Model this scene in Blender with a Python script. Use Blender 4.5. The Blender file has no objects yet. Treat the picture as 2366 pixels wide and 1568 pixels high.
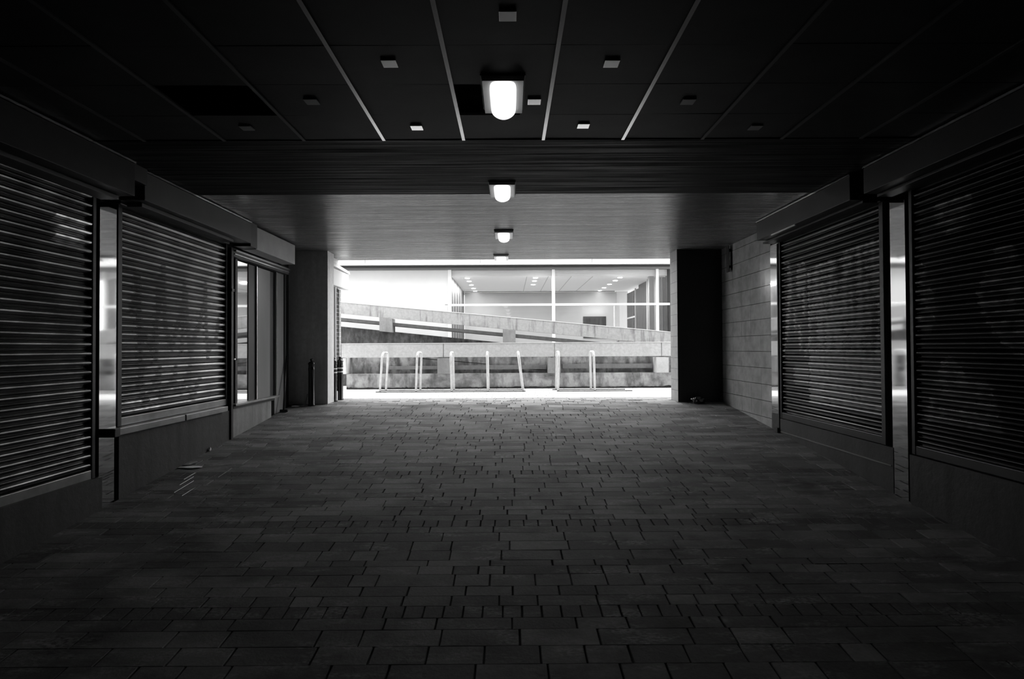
import bpy, bmesh, math, random
from mathutils import Vector, Matrix, noise

# ------------------------------------------------------------------ camera, sky, exposure
SC = bpy.context.scene
COL = SC.collection
EYE = (0.0, 0.0, 1.04)
cam_data = bpy.data.cameras.new('camera')
cam_data.sensor_width = 36.0
cam_data.lens = 1380.0 * 36.0 / 2366.0
cam_data.clip_start = 0.05
cam_data.clip_end = 200
cam = bpy.data.objects.new('camera', cam_data)
COL.objects.link(cam)
_p, _r, _y = math.radians(0.85), math.radians(0.30), math.radians(0.20)
_f = Vector((math.sin(_y) * math.cos(_p), math.cos(_y) * math.cos(_p), math.sin(_p)))
_rt = Vector((math.cos(_y), -math.sin(_y), 0))
_up = _rt.cross(_f)
_R = _rt * math.cos(_r) - _up * math.sin(_r)
_U = _up * math.cos(_r) + _rt * math.sin(_r)
cam.matrix_world = Matrix(((_R.x, _U.x, -_f.x, EYE[0]), (_R.y, _U.y, -_f.y, EYE[1]), (_R.z, _U.z, -_f.z, EYE[2]), (0, 0, 0, 1)))
SC.camera = cam

world = bpy.data.worlds.new('overcast_sky')
SC.world = world
world.use_nodes = True
bg = world.node_tree.nodes['Background']
bg.inputs[0].default_value = (1, 1, 1, 1)
bg.inputs[1].default_value = 6.0            # bright, even overcast

SC.view_settings.view_transform = 'Standard'
SC.view_settings.look = 'None'
SC.view_settings.exposure = 0.0
SC.view_settings.gamma = 1.0
SC.view_settings.use_curve_mapping = False

random.seed(7)
SLOPE, TOP_Y = 0.1007, 11.5                 # the passage floor ramps up to the street
def floor_z(y):
    return SLOPE * (min(y, TOP_Y) - TOP_Y)

# ------------------------------------------------------------------ materials
def new_mat(name):
    m = bpy.data.materials.new(name)
    m.use_nodes = True
    return m, m.node_tree, m.node_tree.nodes['Principled BSDF']

def g(v):
    return (v, v, v, 1)

def coords(nt, scale=(1, 1, 1), rot=(0, 0, 0)):
    geo = nt.nodes.new('ShaderNodeNewGeometry')
    mp = nt.nodes.new('ShaderNodeMapping')
    mp.inputs['Scale'].default_value = scale
    mp.inputs['Rotation'].default_value = rot
    nt.links.new(geo.outputs['Position'], mp.inputs['Vector'])
    return mp.outputs[0]

def noise_fac(nt, scale=(1, 1, 1), detail=6, lo=0.35, hi=0.65, rough=0.6):
    n = nt.nodes.new('ShaderNodeTexNoise')
    n.inputs['Scale'].default_value = 1.0
    n.inputs['Detail'].default_value = detail
    n.inputs['Roughness'].default_value = rough
    nt.links.new(coords(nt, scale), n.inputs['Vector'])
    r = nt.nodes.new('ShaderNodeMapRange')
    r.inputs[1].default_value = lo
    r.inputs[2].default_value = hi
    nt.links.new(n.outputs[0], r.inputs[0])
    return r.outputs[0]

def mixc(nt, fac, a, b):
    mx = nt.nodes.new('ShaderNodeMix')
    mx.data_type = 'RGBA'
    nt.links.new(fac, mx.inputs[0])
    for sock, v in ((6, a), (7, b)):
        if isinstance(v, (int, float)):
            mx.inputs[sock].default_value = g(v)
        else:
            nt.links.new(v, mx.inputs[sock])
    return mx.outputs[2]

def bump(nt, bsdf, height, strength=0.2, dist=0.01):
    b = nt.nodes.new('ShaderNodeBump')
    b.inputs['Strength'].default_value = strength
    b.inputs['Distance'].default_value = dist
    nt.links.new(height, b.inputs['Height'])
    nt.links.new(b.outputs[0], bsdf.inputs['Normal'])

def plain(name, v, rough=0.6, metal=0.0, spec=0.5, var=0.0, scale=(3, 3, 3), bmp=0.0):
    m, nt, b = new_mat(name)
    b.inputs['Roughness'].default_value = rough
    b.inputs['Metallic'].default_value = metal
    b.inputs['Specular IOR Level'].default_value = spec
    b.inputs['Base Color'].default_value = g(v)
    if var or bmp:
        f = noise_fac(nt, scale)
        if var:
            nt.links.new(mixc(nt, f, v * (1 - var), min(1, v * (1 + var))), b.inputs['Base Color'])
        if bmp:
            bump(nt, b, f, bmp)
    return m

def concrete(name, v, stain, streak=(6, 6, 0.6), amount=(0.45, 0.75), rough=0.85, blot=(1.2, 1.2, 1.2)):
    """weathered concrete: fine grain, vertical run stains, blotchy soiling"""
    m, nt, b = new_mat(name)
    b.inputs['Roughness'].default_value = rough
    b.inputs['Specular IOR Level'].default_value = 0.3
    grain = noise_fac(nt, (14, 14, 14), 8, 0.3, 0.7)
    c = mixc(nt, grain, v * 0.86, v * 1.1)
    c = mixc(nt, noise_fac(nt, streak, 5, amount[0], amount[1]), c, stain)
    c = mixc(nt, noise_fac(nt, blot, 7, amount[0] + 0.02, amount[1] + 0.05), c, stain * 1.2)
    nt.links.new(c, b.inputs['Base Color'])
    bump(nt, b, grain, 0.25, 0.01)
    return m

def emit(name, v, strength):
    m, nt, b = new_mat(name)
    b.inputs['Base Color'].default_value = g(v)
    b.inputs['Emission Color'].default_value = g(1)
    b.inputs['Emission Strength'].default_value = strength
    b.inputs['Roughness'].default_value = 0.3
    return m

def bricks(name, c1, c2, mortar, bw, bh, ms, axis='y', rough=0.8, spec=0.3):
    m, nt, b = new_mat(name)
    b.inputs['Roughness'].default_value = rough
    b.inputs['Specular IOR Level'].default_value = spec
    geo = nt.nodes.new('ShaderNodeNewGeometry')
    sp = nt.nodes.new('ShaderNodeSeparateXYZ')
    nt.links.new(geo.outputs['Position'], sp.inputs[0])
    add = nt.nodes.new('ShaderNodeMath'); add.operation = 'ADD'
    nt.links.new(sp.outputs[0], add.inputs[0]); nt.links.new(sp.outputs[1], add.inputs[1])
    cb = nt.nodes.new('ShaderNodeCombineXYZ')
    nt.links.new(add.outputs[0], cb.inputs[0]); nt.links.new(sp.outputs[2], cb.inputs[1])
    br = nt.nodes.new('ShaderNodeTexBrick')
    br.inputs['Scale'].default_value = 1.0
    br.inputs['Color1'].default_value = g(c1); br.inputs['Color2'].default_value = g(c2)
    br.inputs['Mortar'].default_value = g(mortar)
    br.inputs['Mortar Size'].default_value = ms
    br.inputs['Brick Width'].default_value = bw
    br.inputs['Row Height'].default_value = bh
    nt.links.new(cb.outputs[0], br.inputs['Vector'])
    n = noise_fac(nt, (9, 9, 9))
    nt.links.new(mixc(nt, n, br.outputs[0], mixc(nt, n, br.outputs[0], c1 * 0.8)), b.inputs['Base Color'])
    inv = nt.nodes.new('ShaderNodeMath'); inv.operation = 'SUBTRACT'; inv.inputs[0].default_value = 1
    nt.links.new(br.outputs[1], inv.inputs[1])
    bump(nt, b, inv.outputs[0], 0.5, 0.01)
    return m

def paver_mat():
    m, nt, b = new_mat('paving_stone')
    at = nt.nodes.new('ShaderNodeAttribute'); at.attribute_name = 'shade'
    grain = noise_fac(nt, (40, 40, 40), 8, 0.3, 0.7)
    blot = noise_fac(nt, (1.3, 2.2, 1), 6, 0.42, 0.72)
    c = mixc(nt, at.outputs['Fac'], 0.075, 0.24)
    c = mixc(nt, grain, c, mixc(nt, at.outputs['Fac'], 0.11, 0.29))
    c = mixc(nt, blot, c, 0.06)
    scuff = nt.nodes.new('ShaderNodeMath'); scuff.operation = 'MULTIPLY'
    nt.links.new(noise_fac(nt, (2.2, 7, 1), 5, 0.52, 0.72), scuff.inputs[0])
    nt.links.new(noise_fac(nt, (30, 60, 1), 6, 0.4, 0.6), scuff.inputs[1])
    c = mixc(nt, scuff.outputs[0], c, 0.36)
    nt.links.new(c, b.inputs['Base Color'])
    b.inputs['Roughness'].default_value = 0.8
    b.inputs['Specular IOR Level'].default_value = 0.2
    bump(nt, b, grain, 0.35, 0.004)
    return m

def shutter_mat(name, base, paint, rough=0.27, matte=0.0):
    m, nt, b = new_mat(name)
    at = nt.nodes.new('ShaderNodeAttribute'); at.attribute_name = 'paint'
    ink = nt.nodes.new('ShaderNodeAttribute'); ink.attribute_name = 'ink'  # graffiti ink plus the painted shade of the folds
    grime = noise_fac(nt, (4, 9, 3), 6, 0.4, 0.7)
    c = mixc(nt, grime, base, base * 0.55)
    c = mixc(nt, at.outputs['Fac'], c, paint)
    c = mixc(nt, ink.outputs['Fac'], c, 0.01)
    nt.links.new(c, b.inputs['Base Color'])
    mr = nt.nodes.new('ShaderNodeMapRange')
    mr.inputs[3].default_value = 0.95; mr.inputs[4].default_value = 0.0
    nt.links.new(ink.outputs['Fac'], mr.inputs[0])
    mm_ = nt.nodes.new('ShaderNodeMath'); mm_.operation = 'MULTIPLY_ADD'
    mm_.inputs[1].default_value = -matte
    nt.links.new(at.outputs['Fac'], mm_.inputs[0]); nt.links.new(mr.outputs[0], mm_.inputs[2]); mm_.use_clamp = True
    nt.links.new(mm_.outputs[0], b.inputs['Metallic'])
    b.inputs['Roughness'].default_value = rough
    b.inputs['Specular IOR Level'].default_value = 0.3
    return m

def glass_mat(name='window_glass', tint=0.95, ior=1.5):
    m = bpy.data.materials.new(name); m.use_nodes = True
    nt = m.node_tree; nt.nodes.clear()
    o = nt.nodes.new('ShaderNodeOutputMaterial')
    tr = nt.nodes.new('ShaderNodeBsdfTransparent'); tr.inputs[0].default_value = g(tint)
    gl = nt.nodes.new('ShaderNodeBsdfGlossy'); gl.inputs['Roughness'].default_value = 0.01
    gl.inputs[0].default_value = g(0.9)
    fr = nt.nodes.new('ShaderNodeFresnel'); fr.inputs[0].default_value = ior
    mx = nt.nodes.new('ShaderNodeMixShader')
    nt.links.new(fr.outputs[0], mx.inputs[0]); nt.links.new(tr.outputs[0], mx.inputs[1]); nt.links.new(gl.outputs[0], mx.inputs[2])
    nt.links.new(mx.outputs[0], o.inputs[0])
    return m

M = {}
M['paver'] = paver_mat()
M['yard'] = concrete('pale_yard_paving', 0.60, 0.5, amount=(0.5, 0.8), streak=(2, 2, 2), rough=0.8)
M['daylit'] = concrete('daylit_paving_stone', 0.30, 0.2, amount=(0.5, 0.8), streak=(2, 2, 2), rough=0.8)  # lighter setts carry the daylight gradient in their colour
M['mortar'] = plain('joint_sand', 0.03, 0.95, spec=0.1)
M['soffit'] = None
def soffit_mat(name, v, lo, rough, spec=0.5):
    m, nt, b = new_mat(name)
    boards = noise_fac(nt, (0.45, 20, 1), 8, 0.38, 0.62, 0.7)
    fine = noise_fac(nt, (3, 60, 2), 4, 0.3, 0.7)
    blot = noise_fac(nt, (0.7, 3.2, 1), 6, 0.5, 0.75)
    c = mixc(nt, boards, lo, v)
    c = mixc(nt, fine, c, v * 0.4)
    c = mixc(nt, blot, c, lo * 0.7)
    nt.links.new(c, b.inputs['Base Color'])
    b.inputs['Roughness'].default_value = rough
    b.inputs['Specular IOR Level'].default_value = spec
    bump(nt, b, boards, 0.12, 0.006)
    for sock, lo_, hi_ in (('Roughness', rough * 1.5, rough * 0.9), ('Specular IOR Level', spec * 0.45, spec * 1.15)):
        mr = nt.nodes.new('ShaderNodeMapRange')
        mr.inputs[3].default_value = lo_; mr.inputs[4].default_value = hi_
        nt.links.new(boards, mr.inputs[0]); nt.links.new(mr.outputs[0], b.inputs[sock])
    return m
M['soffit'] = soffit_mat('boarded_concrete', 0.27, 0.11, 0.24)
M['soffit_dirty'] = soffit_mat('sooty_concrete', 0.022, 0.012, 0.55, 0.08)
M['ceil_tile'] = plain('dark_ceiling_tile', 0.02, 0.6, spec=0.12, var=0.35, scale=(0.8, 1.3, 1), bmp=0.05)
M['void'] = plain('black_void', 0.004, 1.0, spec=0.0)
M['bar'] = plain('aluminium_bar', 0.28, 0.14, 1.0)
M['bar_shaded'] = plain('shaded_bar', 0.03, 0.5, 0.3)  # outer bars darkened: the fading light is in their colour
M['plate_shaded'] = plain('shaded_plate', 0.10, 0.5, 0.3)  # outer plates darkened to paint the light falling off
M['plate'] = plain('pale_plate', 0.6, 0.16, 1.0)
M['lamp_body'] = plain('lamp_body', 0.8, 0.45)
M['lamp_dark'] = plain('lamp_gasket', 0.03, 0.6)
M['lamp'] = emit('lit_diffuser', 0.8, 1.15)
M['wall'] = plain('dark_wall_paint', 0.03, 0.6, var=0.3, scale=(2, 2, 2))
M['plinth'] = concrete('painted_plinth', 0.055, 0.03, rough=0.6)
M['plinth_dark'] = concrete('dark_plinth', 0.05, 0.03, rough=0.6)
M['plinth_light'] = concrete('pale_plinth', 0.26, 0.12, rough=0.5)
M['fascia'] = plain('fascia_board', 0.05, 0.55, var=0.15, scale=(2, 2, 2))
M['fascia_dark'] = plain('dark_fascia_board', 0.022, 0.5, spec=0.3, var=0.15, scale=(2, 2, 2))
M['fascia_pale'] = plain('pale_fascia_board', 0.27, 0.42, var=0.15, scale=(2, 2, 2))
M['trim'] = plain('fascia_edge', 0.6, 0.25, 0.9)
M['rail'] = plain('dark_rail', 0.035, 0.45, 0.3)
M['bottom'] = plain('grey_bottom_rail', 0.25, 0.4, 0.5, var=0.25, scale=(3, 3, 3))
M['steel'] = plain('polished_steel', 0.62, 0.05, 1.0)
M['steel_dull'] = plain('brushed_steel', 0.35, 0.3, 0.8)
M['sh_left'] = shutter_mat('left_shutter_metal', 0.10, 0.34, 0.21)
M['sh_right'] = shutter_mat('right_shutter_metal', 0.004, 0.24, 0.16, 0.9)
M['sh_near'] = shutter_mat('near_right_shutter_metal', 0.004, 0.09, 0.16, 0.9)  # darker paint puts the falloff of light at the edge into the colour
M['sh_first'] = shutter_mat('near_left_shutter_metal', 0.085, 0.6, 0.22)
M['tile'] = plain('glazed_tile', 0.31, 0.2, var=0.18, scale=(5, 5, 5), bmp=0.03)
M['pier_l'] = concrete('pier_render', 0.62, 0.46, rough=0.6)
M['pier_r'] = bricks('pier_block', 0.30, 0.26, 0.12, 3.0, 0.21, 0.006, rough=0.6)
M['pier_black'] = plain('pier_front_black', 0.012, 0.6)
M['glass'] = glass_mat()
M['mirror_glass'] = plain('dark_shop_glass', 0.6, 0.03, 1.0)
M['panel'] = plain('shop_panel', 0.20, 0.35, var=0.1, scale=(2, 2, 0.6))
M['frame_dark'] = plain('dark_frame', 0.015, 0.5)
M['frame_edge'] = plain('frame_edge', 0.6, 0.25, 0.8)
M['iron'] = plain('black_iron', 0.012, 0.25)
M['band'] = plain('reflective_band', 0.75, 0.4)
M['rack'] = plain('galvanised_steel', 0.62, 0.35, 0.15, var=0.1, scale=(12, 12, 12))
M['rack_rail'] = plain('rack_channel', 0.1, 0.5, 0.4)
M['conc'] = concrete('parapet_concrete', 0.52, 0.36, streak=(5, 5, 0.9), amount=(0.55, 0.85))
M['conc_run'] = concrete('streaked_concrete', 0.42, 0.17, streak=(9, 9, 1.1), amount=(0.53, 0.73))
M['conc_base'] = concrete('base_concrete', 0.42, 0.1, streak=(4, 4, 1.6), amount=(0.45, 0.66), blot=(1.6, 1.6, 2.6))
M['conc_dark'] = concrete('weathered_concrete', 0.42, 0.10, streak=(5, 5, 2), amount=(0.42, 0.62), blot=(2, 2, 2))
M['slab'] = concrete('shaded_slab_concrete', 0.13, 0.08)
M['conc_block'] = concrete('bracket_concrete', 0.29, 0.2, amount=(0.5, 0.8))
M['conc_block_pale'] = plain('pale_bracket_concrete', 0.5, 0.8, var=0.08, scale=(9, 9, 9))
M['conc_soot'] = concrete('stained_retaining_wall', 0.12, 0.03, streak=(7, 7, 3), amount=(0.4, 0.66), blot=(3, 3, 3))
M['joint'] = plain('dark_joint', 0.02, 0.9)
M['coping'] = plain('pale_coping', 0.68, 0.7, var=0.1, scale=(6, 6, 6))
M['white'] = plain('white_cladding', 0.66, 0.5, var=0.03, scale=(1, 1, 1))
M['white_frame'] = plain('white_frame', 0.8, 0.4)
M['shadow_black'] = plain('fascia_shadow', 0.03, 0.7)
M['head'] = plain('grey_head_frame', 0.22, 0.6)
M['in_ceil'] = plain('office_ceiling', 0.88, 0.8)
M['in_wall'] = plain('office_wall', 0.47, 0.8, var=0.05, scale=(1, 1, 1))
M['in_light'] = plain('office_pale_wall', 0.65, 0.8)
M['in_floor'] = plain('office_carpet', 0.3, 0.9)
M['in_dark'] = plain('office_dark_panel', 0.045, 0.9, spec=0.1, var=0.4, scale=(9, 9, 1.2))
M['slat_dark'] = plain('dark_louvre', 0.07, 0.5)
M['slat_mid'] = plain('grey_louvre', 0.22, 0.5)
M['spot'] = emit('downlight_glow', 0.8, 14)
M['brick_d'] = bricks('dark_brick', 0.03, 0.02, 0.3, 0.23, 0.082, 0.007)
M['brick_l'] = bricks('pale_brick', 0.4, 0.3, 0.6, 0.23, 0.082, 0.007)
M['bag'] = plain('black_plastic', 0.02, 0.18, spec=0.8)
M['paper'] = plain('white_paper', 0.88, 0.7)
M['water'] = plain('standing_water', 0.01, 0.02, spec=1.0)

# ------------------------------------------------------------------ mesh builder (all in world metres; the origin is taken off when linked)
class MB:
    def __init__(s):
        s.v, s.f, s.mi, s.sm = [], [], [], []
    def face(s, pts, mi=0, smooth=False):
        i = len(s.v); s.v += [tuple(p) for p in pts]
        s.f.append(tuple(range(i, i + len(pts)))); s.mi.append(mi); s.sm.append(smooth)
    def hexa(s, p, mi=0):
        """eight corners: 4 bottom (ccw from above) then 4 top"""
        i = len(s.v); s.v += [tuple(q) for q in p]
        for q in ((3, 2, 1, 0), (4, 5, 6, 7), (0, 1, 5, 4), (1, 2, 6, 5), (2, 3, 7, 6), (3, 0, 4, 7)):
            s.f.append(tuple(i + k for k in q)); s.mi.append(mi); s.sm.append(False)
    def box(s, x0, x1, y0, y1, z0, z1, mi=0):
        s.hexa([(x0, y0, z0), (x1, y0, z0), (x1, y1, z0), (x0, y1, z0), (x0, y0, z1), (x1, y0, z1), (x1, y1, z1), (x0, y1, z1)], mi)
    def shear(s, x0, x1, y0, y1, zb0, zt0, zb1, zt1, mi=0):
        """box whose bottom and top run from (zb0, zt0) at x0 to (zb1, zt1) at x1"""
        s.hexa([(x0, y0, zb0), (x1, y0, zb1), (x1, y1, zb1), (x0, y1, zb0), (x0, y0, zt0), (x1, y0, zt1), (x1, y1, zt1), (x0, y1, zt0)], mi)
    def ysl(s, x0, x1, y0, y1, zb0, zb1, zt, mi=0):
        """box whose bottom follows the ramp from zb0 at y0 to zb1 at y1"""
        s.hexa([(x0, y0, zb0), (x1, y0, zb0), (x1, y1, zb1), (x0, y1, zb1), (x0, y0, zt), (x1, y0, zt), (x1, y1, zt), (x0, y1, zt)], mi)
    def bbox(s, x0, x1, y0, y1, z0, z1, b=0.01, mi=0):
        bm = bmesh.new()
        bmesh.ops.create_cube(bm, size=1)
        for v in bm.verts:
            v.co = ((x0 + x1) / 2 + v.co.x * (x1 - x0), (y0 + y1) / 2 + v.co.y * (y1 - y0), (z0 + z1) / 2 + v.co.z * (z1 - z0))
        bmesh.ops.bevel(bm, geom=bm.edges[:], offset=b, segments=2, affect='EDGES', profile=0.5)
        s.add_bm(bm, mi)
    def add_bm(s, bm, mi=0, smooth=False):
        i = len(s.v)
        bm.verts.ensure_lookup_table(); bm.verts.index_update()
        s.v += [tuple(v.co) for v in bm.verts]
        for f in bm.faces:
            s.f.append(tuple(i + v.index for v in f.verts)); s.mi.append(mi); s.sm.append(smooth)
        bm.free()
    def tube(s, path, r, n=12, mi=0, caps=True):
        P = [Vector(p) for p in path]
        rings = []
        up = Vector((0.123, 0.98, 0.15)).normalized()
        for k, p in enumerate(P):
            d = (P[min(k + 1, len(P) - 1)] - P[max(k - 1, 0)]).normalized()
            a = d.cross(up)
            if a.length < 0.05: a = d.cross(Vector((1, 0, 0)))
            a.normalize(); b = d.cross(a)
            rr = r[k] if isinstance(r, (list, tuple)) else r
            rings.append([p + a * rr * math.cos(2 * math.pi * j / n) + b * rr * math.sin(2 * math.pi * j / n) for j in range(n)])
        i = len(s.v)
        for ring in rings: s.v += [tuple(q) for q in ring]
        for k in range(len(P) - 1):
            for j in range(n):
                s.f.append((i + k * n + j, i + k * n + (j + 1) % n, i + (k + 1) * n + (j + 1) % n, i + (k + 1) * n + j)); s.mi.append(mi); s.sm.append(True)
        if caps:
            s.f.append(tuple(i + j for j in range(n))[::-1]); s.mi.append(mi); s.sm.append(False)
            s.f.append(tuple(i + (len(P) - 1) * n + j for j in range(n))); s.mi.append(mi); s.sm.append(False)
    def lathe(s, prof, c, n=24, mi=0):
        """prof: (radius, z) list, c: centre"""
        i = len(s.v)
        for r, z in prof:
            s.v += [(c[0] + r * math.cos(2 * math.pi * j / n), c[1] + r * math.sin(2 * math.pi * j / n), c[2] + z) for j in range(n)]
        for k in range(len(prof) - 1):
            for j in range(n):
                s.f.append((i + k * n + j, i + k * n + (j + 1) % n, i + (k + 1) * n + (j + 1) % n, i + (k + 1) * n + j)); s.mi.append(mi); s.sm.append(True)
        s.f.append(tuple(i + j for j in range(n))[::-1]); s.mi.append(mi); s.sm.append(False)
        s.f.append(tuple(i + (len(prof) - 1) * n + j for j in range(n))); s.mi.append(mi); s.sm.append(False)
    def build(s, name, mats, parent=None, fix=True):
        mats = mats if isinstance(mats, (list, tuple)) else [mats]
        me = bpy.data.meshes.new(name)
        o = bpy.data.objects.new(name, me)
        COL.objects.link(o)
        off = Vector((0, 0, 0))
        if parent is not None:
            q = parent
            while q is not None:
                off += Vector(q.location); q = q.parent
            o.parent = parent
        me.from_pydata([tuple(Vector(v) - off) for v in s.v], [], s.f)
        for m in mats: me.materials.append(m)
        me.polygons.foreach_set('material_index', s.mi)
        me.polygons.foreach_set('use_smooth', s.sm)
        me.update()
        if fix:
            bm = bmesh.new(); bm.from_mesh(me)
            bmesh.ops.recalc_face_normals(bm, faces=bm.faces[:])
            bm.to_mesh(me); bm.free()
        return o

def thing(name, label, cat, loc=(0, 0, 0), group=None):
    o = bpy.data.objects.new(name, None)
    COL.objects.link(o)
    o.empty_display_size = 0.1
    o.location = loc
    o['label'] = label; o['category'] = cat
    if group: o['group'] = group
    return o

def tag(o, label, cat, group=None, kind=None):
    o['label'] = label; o['category'] = cat
    if group: o['group'] = group
    if kind: o['kind'] = kind
    return o

def struct(o):
    o['kind'] = 'structure'
    return o

def box_part(name, mat, parent, *b, bevel=0.0):
    m = MB()
    if bevel: m.bbox(*b, b=bevel)
    else: m.box(*b)
    return m.build(name, mat, parent)

def copy_tree(o, parent=None):
    c = o.copy(); COL.objects.link(c)
    if parent is not None:
        c.parent = parent
    for ch in list(o.children):
        copy_tree(ch, c)
    return c

# ------------------------------------------------------------------ floor: setts in random courses, with header bands
XL, XR = -4.15, 4.08
def build_floor():
    me = bpy.data.meshes.new('floor')
    V, F, S, MI = [], [], [], []
    rnd = random.Random(21)
    def paver(x0, x1, y0, y1, shade):
        gp = 0.003 + rnd.random() * 0.004
        gy = 0.0004 + rnd.random() * 0.0008
        x0 += gp; x1 -= gp; y0 += gy; y1 -= gy
        dz = rnd.uniform(-0.0008, 0.0008); tx = rnd.uniform(-0.0008, 0.0008); ty = rnd.uniform(-0.0006, 0.0006)
        i = len(V)
        mi = 2 if y0 > 12.6 else (3 if rnd.random() < (y0 - 10.9) / 1.4 else 0)      # pale paving outside; lighter setts at the mouth paint in the daylight falloff
        c = 0.004
        for (x, y, sx, sy) in ((x0, y0, -1, -1), (x1, y0, 1, -1), (x1, y1, 1, 1), (x0, y1, -1, 1)):
            V.append((x, y, floor_z(y) - 0.02))
        for (x, y, sx, sy) in ((x0, y0, -1, -1), (x1, y0, 1, -1), (x1, y1, 1, 1), (x0, y1, -1, 1)):
            V.append((x, y, floor_z(y) + dz + sx * tx + sy * ty - c))
        for (x, y, sx, sy) in ((x0, y0, -1, -1), (x1, y0, 1, -1), (x1, y1, 1, 1), (x0, y1, -1, 1)):
            V.append((x - sx * c, y - sy * 0.0015, floor_z(y) + dz + sx * tx + sy * ty))
        fs = [(8, 9, 10, 11)]
        for k in range(4):
            l = (k + 1) % 4
            fs.append((k, l, 4 + l, 4 + k)); fs.append((4 + k, 4 + l, 8 + l, 8 + k))
        for f in fs:
            F.append(tuple(i + q for q in f)); MI.append(mi)
        S.extend([shade] * 12)
    heads = [-2.1, -0.55, 0.98, 2.54, 4.086, 5.611, 7.145, 8.793, 10.347, 11.86, 13.4, 14.95]
    def row(y0, y1, header):
        xa, xb = (XL, XR) if y1 < 11.9 else (-7.0, 9.0)
        x = xa - rnd.random() * 0.3
        while x < xb:
            L = 0.134 if header else rnd.choice((0.2, 0.27, 0.34, 0.42, 0.5, 0.58))
            sh = rnd.betavariate(1.6, 1.6)
            if header: sh *= 0.2
            a, b = max(x, xa), min(x + L, xb)
            if b - a > 0.03: paver(a, b, y0, y1, sh)
            x += L
    for k, h in enumerate(heads):
        row(h - 0.075, h + 0.075, True)
        y0 = h + 0.075
        y1 = (heads[k + 1] - 0.075) if k + 1 < len(heads) else 15.6
        d = []
        while sum(d) < (y1 - y0) - 0.05:
            d.append(rnd.choice((0.105, 0.14, 0.14, 0.185, 0.185)))
        sc = (y1 - y0) / sum(d)
        y = y0
        for q in d:
            row(y, y + q * sc, False); y += q * sc
    # bed under the setts
    for (xa, xb, ya, yb) in ((XL - .2, XR + .2, -2.3, 11.5), (-7, 9, 11.5, 15.6)):
        i = len(V)
        V.extend([(xa, ya, floor_z(ya) - 0.014), (xb, ya, floor_z(ya) - 0.014), (xb, yb, floor_z(yb) - 0.014), (xa, yb, floor_z(yb) - 0.014)])
        S.extend([0.0] * 4)
        F.append((i, i + 1, i + 2, i + 3)); MI.append(1)
    me.from_pydata(V, [], F)
    me.materials.append(M['paver']); me.materials.append(M['mortar']); me.materials.append(M['yard']); me.materials.append(M['daylit'])
    me.polygons.foreach_set('material_index', MI)
    at = me.attributes.new('shade', 'FLOAT', 'POINT')
    at.data.foreach_set('value', S)
    o = bpy.data.objects.new('floor', me); COL.objects.link(o)
    return struct(o)
build_floor()
# wider ground beyond the racks and around the yard
m = MB(); m.box(-30, 30, 11.9, 40, -0.2, -0.012)
struct(m.build('ground', M['yard']))

# ------------------------------------------------------------------ walls, ceiling, piers
m = MB()
m.box(-4.75, -4.30, -2.4, 11.46, -1.7, 3.6)
struct(m.build('wall_left', M['wall']))
m = MB()
m.box(4.12, 4.6, -2.4, 11.96, -1.7, 3.6)
struct(m.build('wall_right', M['wall']))
m = MB()
m.box(-4.75, 4.6, -2.6, -2.3, -1.7, 3.6)
struct(m.build('wall_back', M['wall']))

CZ = 2.93
m = MB()   # far boarded soffit and the roof over it
m.box(-4.75, 4.6, 7.27, 12.68, CZ, 3.45)
m.box(-4.75, 4.6, -2.4, 7.27, 3.25, 3.45)
struct(m.build('ceiling', M['soffit']))
m = MB()
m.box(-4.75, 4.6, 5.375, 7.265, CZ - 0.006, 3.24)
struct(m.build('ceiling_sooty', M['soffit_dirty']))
m = MB()   # storeys over the passage
m.box(-14, 14, 12.2, 12.68, 3.46, 9.0)
m.box(-14, -4.76, 12.2, 12.68, 0, 3.46)
m.box(4.61, 14, 12.2, 12.68, 0, 3.46)
struct(m.build('wall_front', M['conc']))
# dropped tile ceiling: one mesh of tiles, two openings where a tile is missing
bars_x = [-4.12 + 0.0]
bars_x = [-0.408 + 0.7185 * k for k in range(-5, 7)]
rows_y = [5.36 - 0.555 * k for k in range(0, 15)]
m = MB()
rnd = random.Random(3)
missing = {(-1 + 1, 1): 1}
for bi in range(len(bars_x) - 1):
    for ri in range(len(rows_y) - 1):
        xa, xb = bars_x[bi] + 0.004, bars_x[bi + 1] - 0.004
        ya, yb = rows_y[ri + 1] + 0.003, rows_y[ri] - 0.003
        k = bi - 5
        if ri == 1 and k in (-3,):
            continue
        if ri == 1 and k == 0:
            xa = 0.09
        t = rnd.uniform(-0.0025, 0.0025); u = rnd.uniform(-0.002, 0.002)
        z = CZ + rnd.uniform(0, 0.002)
        xa, xb = max(xa, -4.29), min(xb, 4.11)
        if xb <= xa: continue
        m.hexa([(xa, ya, z - t - u), (xb, ya, z - t + u), (xb, yb, z + t + u), (xa, yb, z + t - u), (xa, ya, z + 0.02), (xb, ya, z + 0.02), (xb, yb, z + 0.02), (xa, yb, z + 0.02)])
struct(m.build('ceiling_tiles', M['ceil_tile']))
for k, x in enumerate(bars_x):
    if abs(x) < 4.1:
        mm = MB(); mm.box(x - 0.014, x + 0.014, -2.3, 5.37, CZ - 0.012, CZ - 0.001)
        struct(mm.build('trim_%d' % (k + 1), M['bar' if abs(x) < 1.3 else 'bar_shaded']))

# piers either side of the opening
m = MB(); m.box(-4.30, -3.49, 11.45, 11.85, -0.1, CZ - 0.001)
struct(m.build('pillar_left', M['pier_l']))
m = MB()
m.box(3.22, 4.12, 11.46, 11.95, -0.1, CZ - 0.001, 0)
m.box(3.221, 4.10, 11.452, 11.459, -0.1, CZ - 0.002, 1)  # thin black sheet covering the front face
struct(m.build('pillar_right', [M['pier_r'], M['pier_black']]))

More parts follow.
